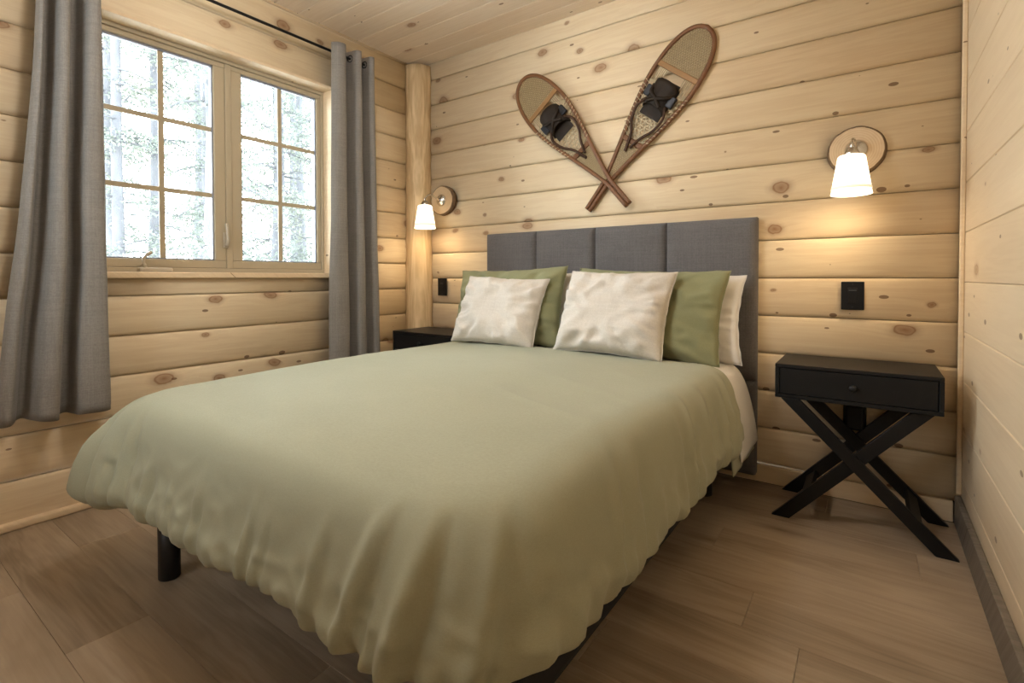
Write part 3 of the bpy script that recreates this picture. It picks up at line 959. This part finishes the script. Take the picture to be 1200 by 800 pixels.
# ------------------------------------------------------------------ nightstands
def make_nightstand(label):
    ns = tag(empty('nightstand', (2.6325, -.195, 0)), label, 'nightstand', 'black nightstands with crossed legs')
    X0, X1, Y0, Y1 = -.2585, .2585, -.165, .160
    z0, z1 = .484, .618
    bm = bmesh.new(); t_ = .014
    add_box(bm, (X0, Y0, z1 - t_), (X1, Y1, z1), .0015, 1)
    add_box(bm, (X0, Y0, z0), (X1, Y1, z0 + t_), .0015, 1)
    add_box(bm, (X0, Y0, z0 + t_), (X0 + t_, Y1, z1 - t_), .0015, 1)
    add_box(bm, (X1 - t_, Y0, z0 + t_), (X1, Y1, z1 - t_), .0015, 1)
    add_box(bm, (X0 + t_, Y1 - .01, z0 + t_), (X1 - t_, Y1, z1 - t_), 0)
    bm_obj('case', bm, NIGHT, ns)
    dr = box('drawer', (X0 + t_ + .002, Y0 + .003, z0 + t_ + .002), (X1 - t_ - .002, Y0 + .022, z1 - t_ - .002), NIGHT, ns, .0015, 1)
    lathe('knob', [(0, 0), (.005, 0), (.005, .010), (.0115, .014), (.013, .019), (.0115, .024), (.006, .0265), (0, .027)], NIGHT, dr, 20, (0, Y0 + .003, .5 * (z0 + z1)), (R(90), 0, 0))
    def bar(x_top, x_bot, yc, w=.063, th=.022):
        bm = bmesh.new()
        vs = []
        for yy in (yc - th / 2, yc + th / 2):
            vs.append([bm.verts.new((x, yy, z)) for x, z in ((x_bot - w / 2, 0), (x_bot + w / 2, 0), (x_top + w / 2, z0), (x_top - w / 2, z0))])
        a, b = vs
        bm.faces.new(a); bm.faces.new(b[::-1])
        for i in range(4): bm.faces.new((a[i], b[i], b[(i + 1) % 4], a[(i + 1) % 4]))
        bmesh.ops.bevel(bm, geom=list(bm.edges), offset=.0012, segments=1, affect='EDGES')
        return bm_obj('leg', bm, NIGHT, ns)
    for yc in (-.148, .145):
        s = .0115
        bar(-.205, .272, yc - s); bar(.207, -.240 - .0, yc + s)
    for xx, zz in ((-.150, .10), (.185, .10)):
        sg = 1 if xx > 0 else -1
        bm = bmesh.new(); add_box(bm, (-.008, -.137, -.024), (.008, .134, .024), .001, 1)
        bm_obj('stretcher', bm, NIGHT, ns, False, (xx, 0, zz), (0, R(-44 * sg), 0))
    return ns
n1 = make_nightstand('black nightstand with crossed legs and one drawer, right of the bed')
n2 = copy_tree(n1)
n2['label'] = 'black nightstand in the corner by the log post, mostly hidden behind the bed'
n2.location = (.402, -.215, 0)

# ------------------------------------------------------------------ wall plates, adapter
def make_plate(x, z, label):
    o = tag(empty('wall_plate', (x, -.0235, z)), label, 'wall plate', 'black wall plates')
    box('plate', (-.041, -.003, -.060), (.041, .0035, .060), PLATE, o, .0025, 2)
    box('rocker', (-.017, -.006, -.034), (.017, -.0025, .034), PLATE, o, .0015, 1)
    box('rocker_rib', (-.014, -.0068, .021), (.014, -.0055, .026), plain('rib_grey', (.05, .05, .05), .4), o)
    for zz in (-.048, .048):
        lathe('screw', [(0, 0), (.003, 0), (.003, .001), (0, .0014)], IRON, o, 10, (0, -.003, zz), (R(90), 0, 0))
    return o
make_plate(2.620, .882, 'black wall plate above the right nightstand')
make_plate(.250, .898, 'black wall plate beside the corner log post')
ad = tag(empty('power_adapter', (2.632, -.018, .37)), 'black power adapter plugged in behind the crossed legs of the right nightstand', 'adapter')
box('plate', (-.041, -.0045, -.06), (.041, -.0005, .06), PLATE, ad, .002, 1)
box('adapter_body', (-.032, -.047, -.05), (.032, -.0045, .052), PLATE, ad, .01, 3)

# ------------------------------------------------------------------ wall sconces
def make_sconce(x, z, label, side, seed):
    root = tag(empty('wall_sconce', (x, -.021, z)), label, 'lamp', 'wall sconces on wood slices')
    n = 64
    def ring(yy, sc):
        out = []
        for k in range(n):
            a = 2 * math.pi * k / n
            r = .103 * sc * (1 + .035 * noise.noise(Vector((math.cos(a) * 1.5, math.sin(a) * 1.5, seed))) + .018 * noise.noise(Vector((math.cos(a) * 6, math.sin(a) * 6, seed))))
            out.append((r * math.cos(a), yy, r * math.sin(a) * .97))
        return out
    f0 = ring(-.034, .93)
    V = f0 + [(0, -.034, 0)]
    F = [(k, (k + 1) % n, n) for k in range(n)]
    # face, then bark rim
    face = mk('slice_face', V, F, SLICE, root)
    r1, r2, r3 = ring(-.034, .93), ring(-.029, 1.0), ring(.0005, 1.03)
    V = r1 + r2 + r3
    F = []
    for q in range(2):
        for k in range(n):
            F.append((q * n + k, q * n + (k + 1) % n, (q + 1) * n + (k + 1) % n, (q + 1) * n + k))
    F.append(tuple(2 * n + k for k in range(n)))
    mk('slice_bark', V, F, BARK, root, True)
    lathe('back_plate', [(0.0405, 0), (.0405, .004), (.036, .011), (.026, .018), (.014, .024), (0.0, .026)], CHROME, root, 32, (0, -.034, 0), (R(90), 0, 0))
    ys = -.180
    xs_ = -.012
    arm = tube('arm', catmull([(0, -.055, 0), (-.002, -.085, .012), (-.005, -.120, .024), (-.009, -.155, .020), (xs_, ys, -.004), (xs_, ys, -.022)], 8), .0058, CHROME, root, 12)
    lathe('socket', [(0, .034), (.012, .034), (.020, .026), (.026, .012), (.028, 0), (.0, 0)], CHROME, root, 28, (xs_, ys, -.052))
    # open-bottomed opal shade with a raised band
    zt_ = -.050
    prof = [(.020, zt_ + .004), (.042, zt_), (.047, zt_ - .006), (.054, zt_ - .05), (.0615, zt_ - .095), (.0655, zt_ - .122)]
    sh = lathe('shade', prof + [(.0625, zt_ - .122), (.0585, zt_ - .095), (.051, zt_ - .05), (.044, zt_ - .009), (.020, zt_ - .001)], SHADE, root, 48, (xs_, ys, 0))
    lathe('shade_band', [(.0655, zt_ - .1221), (.0678, zt_ - .124), (.0690, zt_ - .133), (.0668, zt_ - .1345), (.0630, zt_ - .133), (.0625, zt_ - .1221)], SHADE_BAND, sh, 48)
    lathe('shade_rim', [(.0665, zt_ - .1346), (.0705, zt_ - .152), (.068, zt_ - .1535), (.0635, zt_ - .1346)], SHADE, sh, 48)
    lathe('bulb', [(0, -.045), (.014, -.043), (.024, -.032), (.028, -.018), (.024, -.002), (.015, .014), (.013, .028), (0, .028)], BULB, root, 24, (xs_, ys, zt_ - .062))
    ld = bpy.data.lights.new('sconce_light', 'POINT')
    ld.energy = 1.6; ld.color = LAMP_WARM; ld.shadow_soft_size = .045
    lo = bpy.data.objects.new('sconce_light', ld); COL.objects.link(lo); lo.parent = root
    lo.location = (xs_, ys, zt_ - .125)
    return root
make_sconce(2.628, 1.490, 'lit wall sconce on a round wood slice above the right nightstand', 1, 3.0)
make_sconce(.275, 1.492, 'lit wall sconce on a round wood slice beside the corner log post', -1, 9.0)

# ------------------------------------------------------------------ globe added over the bed as unseen fill light
cl = tag(empty('added_fill_globe', (1.50, -1.75, RZ)), 'added unseen glowing fill globe over the foot of the bed', 'lamp')
lathe('canopy', [(0, -.0005), (.060, -.0005), (.062, -.006), (.056, -.018), (.02, -.026), (0, -.026)], CHROME, cl, 32)
tube('stem', [(0, 0, -.02), (0, 0, -.165)], .008, CHROME, cl, 12)
lathe('cap', [(0, -.150), (.030, -.150), (.045, -.160), (.048, -.172), (0, -.172)], CHROME, cl, 28)
GR = .125
lathe('globe', [(GR * math.sin(a), -.165 - GR + GR * math.cos(a)) for a in [math.pi * (0.11 + .89 * k / 20) for k in range(21)]], FILL_GLOW, cl, 40)

# ------------------------------------------------------------------ snowshoes
HALF = [(0, .0), (.006, .03), (.018, .052), (.04, .074), (.08, .098), (.14, .117), (.21, .127), (.29, .129), (.37, .122), (.46, .106), (.55, .086), (.64, .064), (.73, .043), (.80, .028), (.86, .0165), (.90, .0125), (1.055, .0115)]
SL = 1.055
def make_snowshoe(label, tip, tail, yoff, mirror):
    ax = Vector((tail[0] - tip[0], 0, tail[1] - tip[1]))
    ang = math.atan2(-ax.x, -ax.z)      # rotation about Y that lays local -Z on the axis
    root = tag(empty('snowshoe', (tip[0], yoff, tip[1]), (0, ang, 0)), label, 'snowshoe', 'crossed snowshoes on the wall')
    def hw(s): return interp(HALF, s)
    # bent frame: one rail running tail - tip - tail, square section
    half = catmull([(w, 0, -s) for s, w in HALF[1:]], 6)
    path = [Vector((-p.x, 0, p.z)) for p in reversed(half)] + [Vector((0, 0, .0015))] + half
    V = []; F = []
    a, b = .0105, .010
    for i, p in enumerate(path):
        t = (path[min(i + 1, len(path) - 1)] - path[max(i - 1, 0)]).normalized()
        nrm = Vector((t.z, 0, -t.x))
        for u, v in ((1, .6), (.6, 1), (-.6, 1), (-1, .6), (-1, -.6), (-.6, -1), (.6, -1), (1, -.6)):
            V.append(p + nrm * (a * u) + Vector((0, b * v, 0)))
    k8 = 8
    for i in range(len(path) - 1):
        for k in range(k8):
            F.append((i * k8 + k, i * k8 + (k + 1) % k8, (i + 1) * k8 + (k + 1) % k8, (i + 1) * k8 + k))
    F.append(tuple(range(k8))[::-1]); F.append(tuple((len(path) - 1) * k8 + k for k in range(k8)))
    mk('frame', V, F, ASH, root, True)
    for s in (.232, .625):
        w = hw(s)
        box('crossbar', (-w + .004, -.007, -s - .014), (w - .004, .006, -s + .014), ASH if s > .5 else plain('honey_crossbar', (.30, .155, .055), .5), root, .004, 2)
    def strand(VV, FF, p, q, wd, y0=0.0):
        p = Vector(p); q = Vector(q); d = q - p
        if d.length < .004: return
        d.normalize(); nn = Vector((d.z, 0, -d.x)) * wd * .5
        base = len(VV)
        for e in (p, q):
            for off in (nn + Vector((0, y0 - .0012, 0)), -nn + Vector((0, y0 - .0012, 0)), -nn + Vector((0, y0 + .0012, 0)), nn + Vector((0, y0 + .0012, 0))):
                VV.append(e + off)
        for k in range(4):
            FF.append((base + k, base + (k + 1) % 4, base + 4 + (k + 1) % 4, base + 4 + k))
        FF.append((base, base + 3, base + 2, base + 1)); FF.append((base + 4, base + 5, base + 6, base + 7))
    def weave(s0, s1, spacing, wd, angs, mat, name, inset=.006, skip=None):
        VV = []; FF = []
        for ia, an in enumerate(angs):
            d = Vector((math.cos(an), math.sin(an))); nn = Vector((-d.y, d.x))
            c0 = Vector((0, -(s0 + s1) / 2))
            for k in range(-60, 61):
                o = c0 + nn * (k * spacing)
                run = None
                N = 120
                for i in range(N + 1):
                    tt = -.4 + .8 * i / N
                    p = o + d * tt
                    s = -p.y
                    ins = s0 <= s <= s1 and abs(p.x) < hw(s) - inset and not (skip and skip(p.x, s))
                    if ins and run is None: run = p
                    if run is not None and (not ins or i == N):
                        q = o + d * (tt - .8 / N)
                        strand(VV, FF, (run.x, 0, run.y), (q.x, 0, q.y), wd, (-.0012, .0, .0012)[ia % 3])
                        run = None
        o_ = mk(name, VV, FF, mat, root)
        tag(o_, kind='stuff'); return o_
    A3 = (0.0, math.radians(60), math.radians(120))
    weave(.008, .218, .0115, .0040, A3, RAWHIDE, 'toe_lacing')
    weave(.640, .862, .0105, .0038, A3, RAWHIDE, 'heel_lacing', .004)
    hole = lambda x, s: s < .325 and abs(x) < .050
    weave(.30, .61, .026, .0062, A3, RAWHIDE2, 'body_lacing', .012, hole)
    # bundles beside the toe hole and wraps round the rails
    VV = []; FF = []
    for sx in (-1, 1):
        for q in range(5):
            xx = sx * (.056 + .010 * q)
            if abs(xx) < hw(.30) - .012: strand(VV, FF, (xx, 0, -.246), (xx, 0, -.325), .0048)
    for s_ in (.322, .334): strand(VV, FF, (-hw(s_) + .008, 0, -s_), (hw(s_) - .008, 0, -s_), .006)
    s_ = .33
    while s_ < .61:
        for sx in (-1, 1):
            w = hw(s_)
            for yy in (-.0115, .0115): strand(VV, FF, (sx * (w - .034), yy * .2, -s_ - .010), (sx * (w + .0105), yy, -s_ + .004), .0045)
        s_ += .024
    mk('lacing_wraps', VV, FF, RAWHIDE2, root)
    # leather binding: toe band arched over the foot with buckles, and loose heel straps
    bd = empty('binding', (0, 0, .155)); bd.parent = root; bd.scale = (1.45, 1.1, 1.40)
    Vb = []; Fb = []
    nA, nS = 16, 6
    for j in range(nS + 1):
        s = .335 + .095 * j / nS
        for i in range(nA + 1):
            a_ = math.pi * i / nA
            r = .050 - .004 * j / nS
            bulge = .030 + .010 * math.sin(a_) + .004 * noise.noise(Vector((i * .6, j * .6, yoff * 50)))
            Vb.append((r * math.cos(a_), -.003 - bulge * math.sin(a_) ** .7, -s + .018 * math.sin(a_)))
    for j in range(nS):
        for i in range(nA):
            Fb.append((j * (nA + 1) + i, j * (nA + 1) + i + 1, (j + 1) * (nA + 1) + i + 1, (j + 1) * (nA + 1) + i))
    tb = mk('toe_band', Vb, Fb, LEATHER, bd, True)
    sm = tb.modifiers.new('t', 'SOLIDIFY'); sm.thickness = .004
    sole = box('foot_pad', (-.042, -.006, -.455), (.042, -.002, -.315), LEATHER, bd, .0015, 1)
    for sx, (dx, l) in ((-1, (-.006, .16)), (1, (.010, .14))):
        p = [(sx * .040, -.022, -.40), (sx * .050 + dx, -.026, -.44), (sx * .040 + dx, -.020, -.49), (sx * .014 + dx, -.013, -.51 - l * .15), (sx * -.004 + dx, -.010, -.44 - l)]
        Vt, Ft = tube_geo(catmull(p, 6), .0055, 6)
        mk('strap', Vt, Ft, STRAP, bd, True)
    for sx in (-1, 1):
        box('buckle', (sx * .050 - .013, -.032, -.395), (sx * .050 + .013, -.012, -.355), plain('dark_buckle', (.018, .019, .024), .4, .3), bd, .004, 2)
        Vt, Ft = tube_geo(catmull([(sx * .046, -.016, -.35), (sx * .030, -.046, -.375), (0, -.052, -.39), (-sx * .028, -.044, -.41)], 6), .007, 6)
        mk('strap', Vt, Ft, LEATHER, bd, True)
    return root
make_snowshoe('wooden snowshoe leaning left, its tail on top at the crossing', (.945, 2.150), (1.632, 1.345), -.058, False)
make_snowshoe('wooden snowshoe leaning right, its tail behind at the crossing', (2.022, 2.178), (1.378, 1.338), -.034, True)

# ------------------------------------------------------------------ forest outside
gnd = tag(box('ground', (-60, -45, -1.3), (-.3, 45, -1.0), SNOW), kind='structure', label='pale forest floor outside the window')
def make_tree(x, yy, hgt, r, kind, label, seed):
    rnd = random.Random(seed)
    root = tag(empty('forest_tree', (x, yy, -1.0)), label, 'tree', 'forest trees outside the window')
    pts = [(0.10 * noise.noise(Vector((seed, i * .4, 0))), .10 * noise.noise(Vector((seed, i * .4, 5))), hgt * i / 9) for i in range(10)]
    tube('trunk', pts, [r * (1 - .75 * i / 9) for i in range(10)], TRUNK, root, 10)
    Vb = []; Fb = []; Vl = []; Fl = []
    nb = 60 if kind else 44
    for b in range(nb):
        z = hgt * rnd.uniform(.10 if kind else .22, .98)
        L = (1.5 if kind else 1.2) * (1 - .7 * z / hgt) * rnd.uniform(.6, 1.15)
        a = rnd.uniform(0, 6.283)
        c = interp([(i, 0) for i in range(2)], 0)
        base = Vector((pts[min(9, int(z / hgt * 9))][0], pts[min(9, int(z / hgt * 9))][1], z))
        d = Vector((math.cos(a), math.sin(a), rnd.uniform(-.25, .2)))
        p = [base + d * (L * k / 4) + Vector((0, 0, -.05 * k * k * .4 * L)) + Vector((rnd.uniform(-.05, .05), rnd.uniform(-.05, .05), 0)) for k in range(5)]
        v, f = tube_geo(p, [.022 * (1 - k / 5.5) for k in range(5)], 5)
        o = len(Vb); Vb += v; Fb += [tuple(o + i for i in q) for q in f]
        for q in range(170 if kind else 90):
            t = rnd.uniform(.2, 1.0); k = min(3, int(t * 4))
            c = p[k].lerp(p[k + 1], t * 4 - k) + Vector((rnd.gauss(0, .13), rnd.gauss(0, .13), rnd.gauss(0, .07)))
            s = rnd.uniform(.02, .05)
            u = Vector((rnd.gauss(0, 1), rnd.gauss(0, 1), rnd.gauss(0, .6))).normalized(); w = u.orthogonal().normalized()
            o = len(Vl)
            Vl += [c - u * s, c + w * s * .45, c + u * s, c - w * s * .45]; Fl.append((o, o + 1, o + 2, o + 3))
    tag(mk('branches', Vb, Fb, TRUNK, root, True), kind='stuff')
    fo = mk('foliage', Vl, Fl, NEEDLE if kind else LEAF, root); tag(fo, kind='stuff')
    return root
# (x, y) positions in the wood seen through the two sashes
trees = [(-4.6, .62, 9, .13, 1, 'evergreen close behind the left sash, dense green boughs'),
         (-5.6, 2.15, 11, .11, 0, 'slim bare-trunked tree near the right edge of the left sash'),
         (-4.9, 2.75, 10, .12, 1, 'evergreen in the left column of the right sash'),
         (-6.4, 4.7, 12, .13, 0, 'slim tree in the right column of the right sash'),
         (-8.5, 2.3, 13, .15, 1, 'evergreen farther back behind the left sash'),
         (-9.5, 5.0, 13, .15, 0, 'leafy tree farther back behind the window mullion'),
         (-10.5, 7.6, 13, .16, 1, 'evergreen farther back behind the right sash'),
         (-7.2, .35, 12, .10, 0, 'slim tree at the left edge of the window view'),
         (-7.4, .95, 11, .11, 1, 'evergreen filling the left column of the left sash'),
         (-11.5, 1.5, 13, .14, 1, 'evergreen far back at the left edge of the window view'),
         (-13.5, 4.2, 14, .15, 0, 'leafy tree far back in the middle of the left sash'),
         (-8.2, 3.6, 12, .12, 1, 'evergreen behind the left column of the right sash'),
         (-12.5, 6.6, 14, .15, 1, 'evergreen far back beside the window mullion'),
         (-13.0, 8.6, 14, .17, 0, 'distant tree between the two sashes')]
for i, (x, yy, hg, r, kd, lb) in enumerate(trees):
    make_tree(x, yy, hg, r, kd, lb, 31 + i)
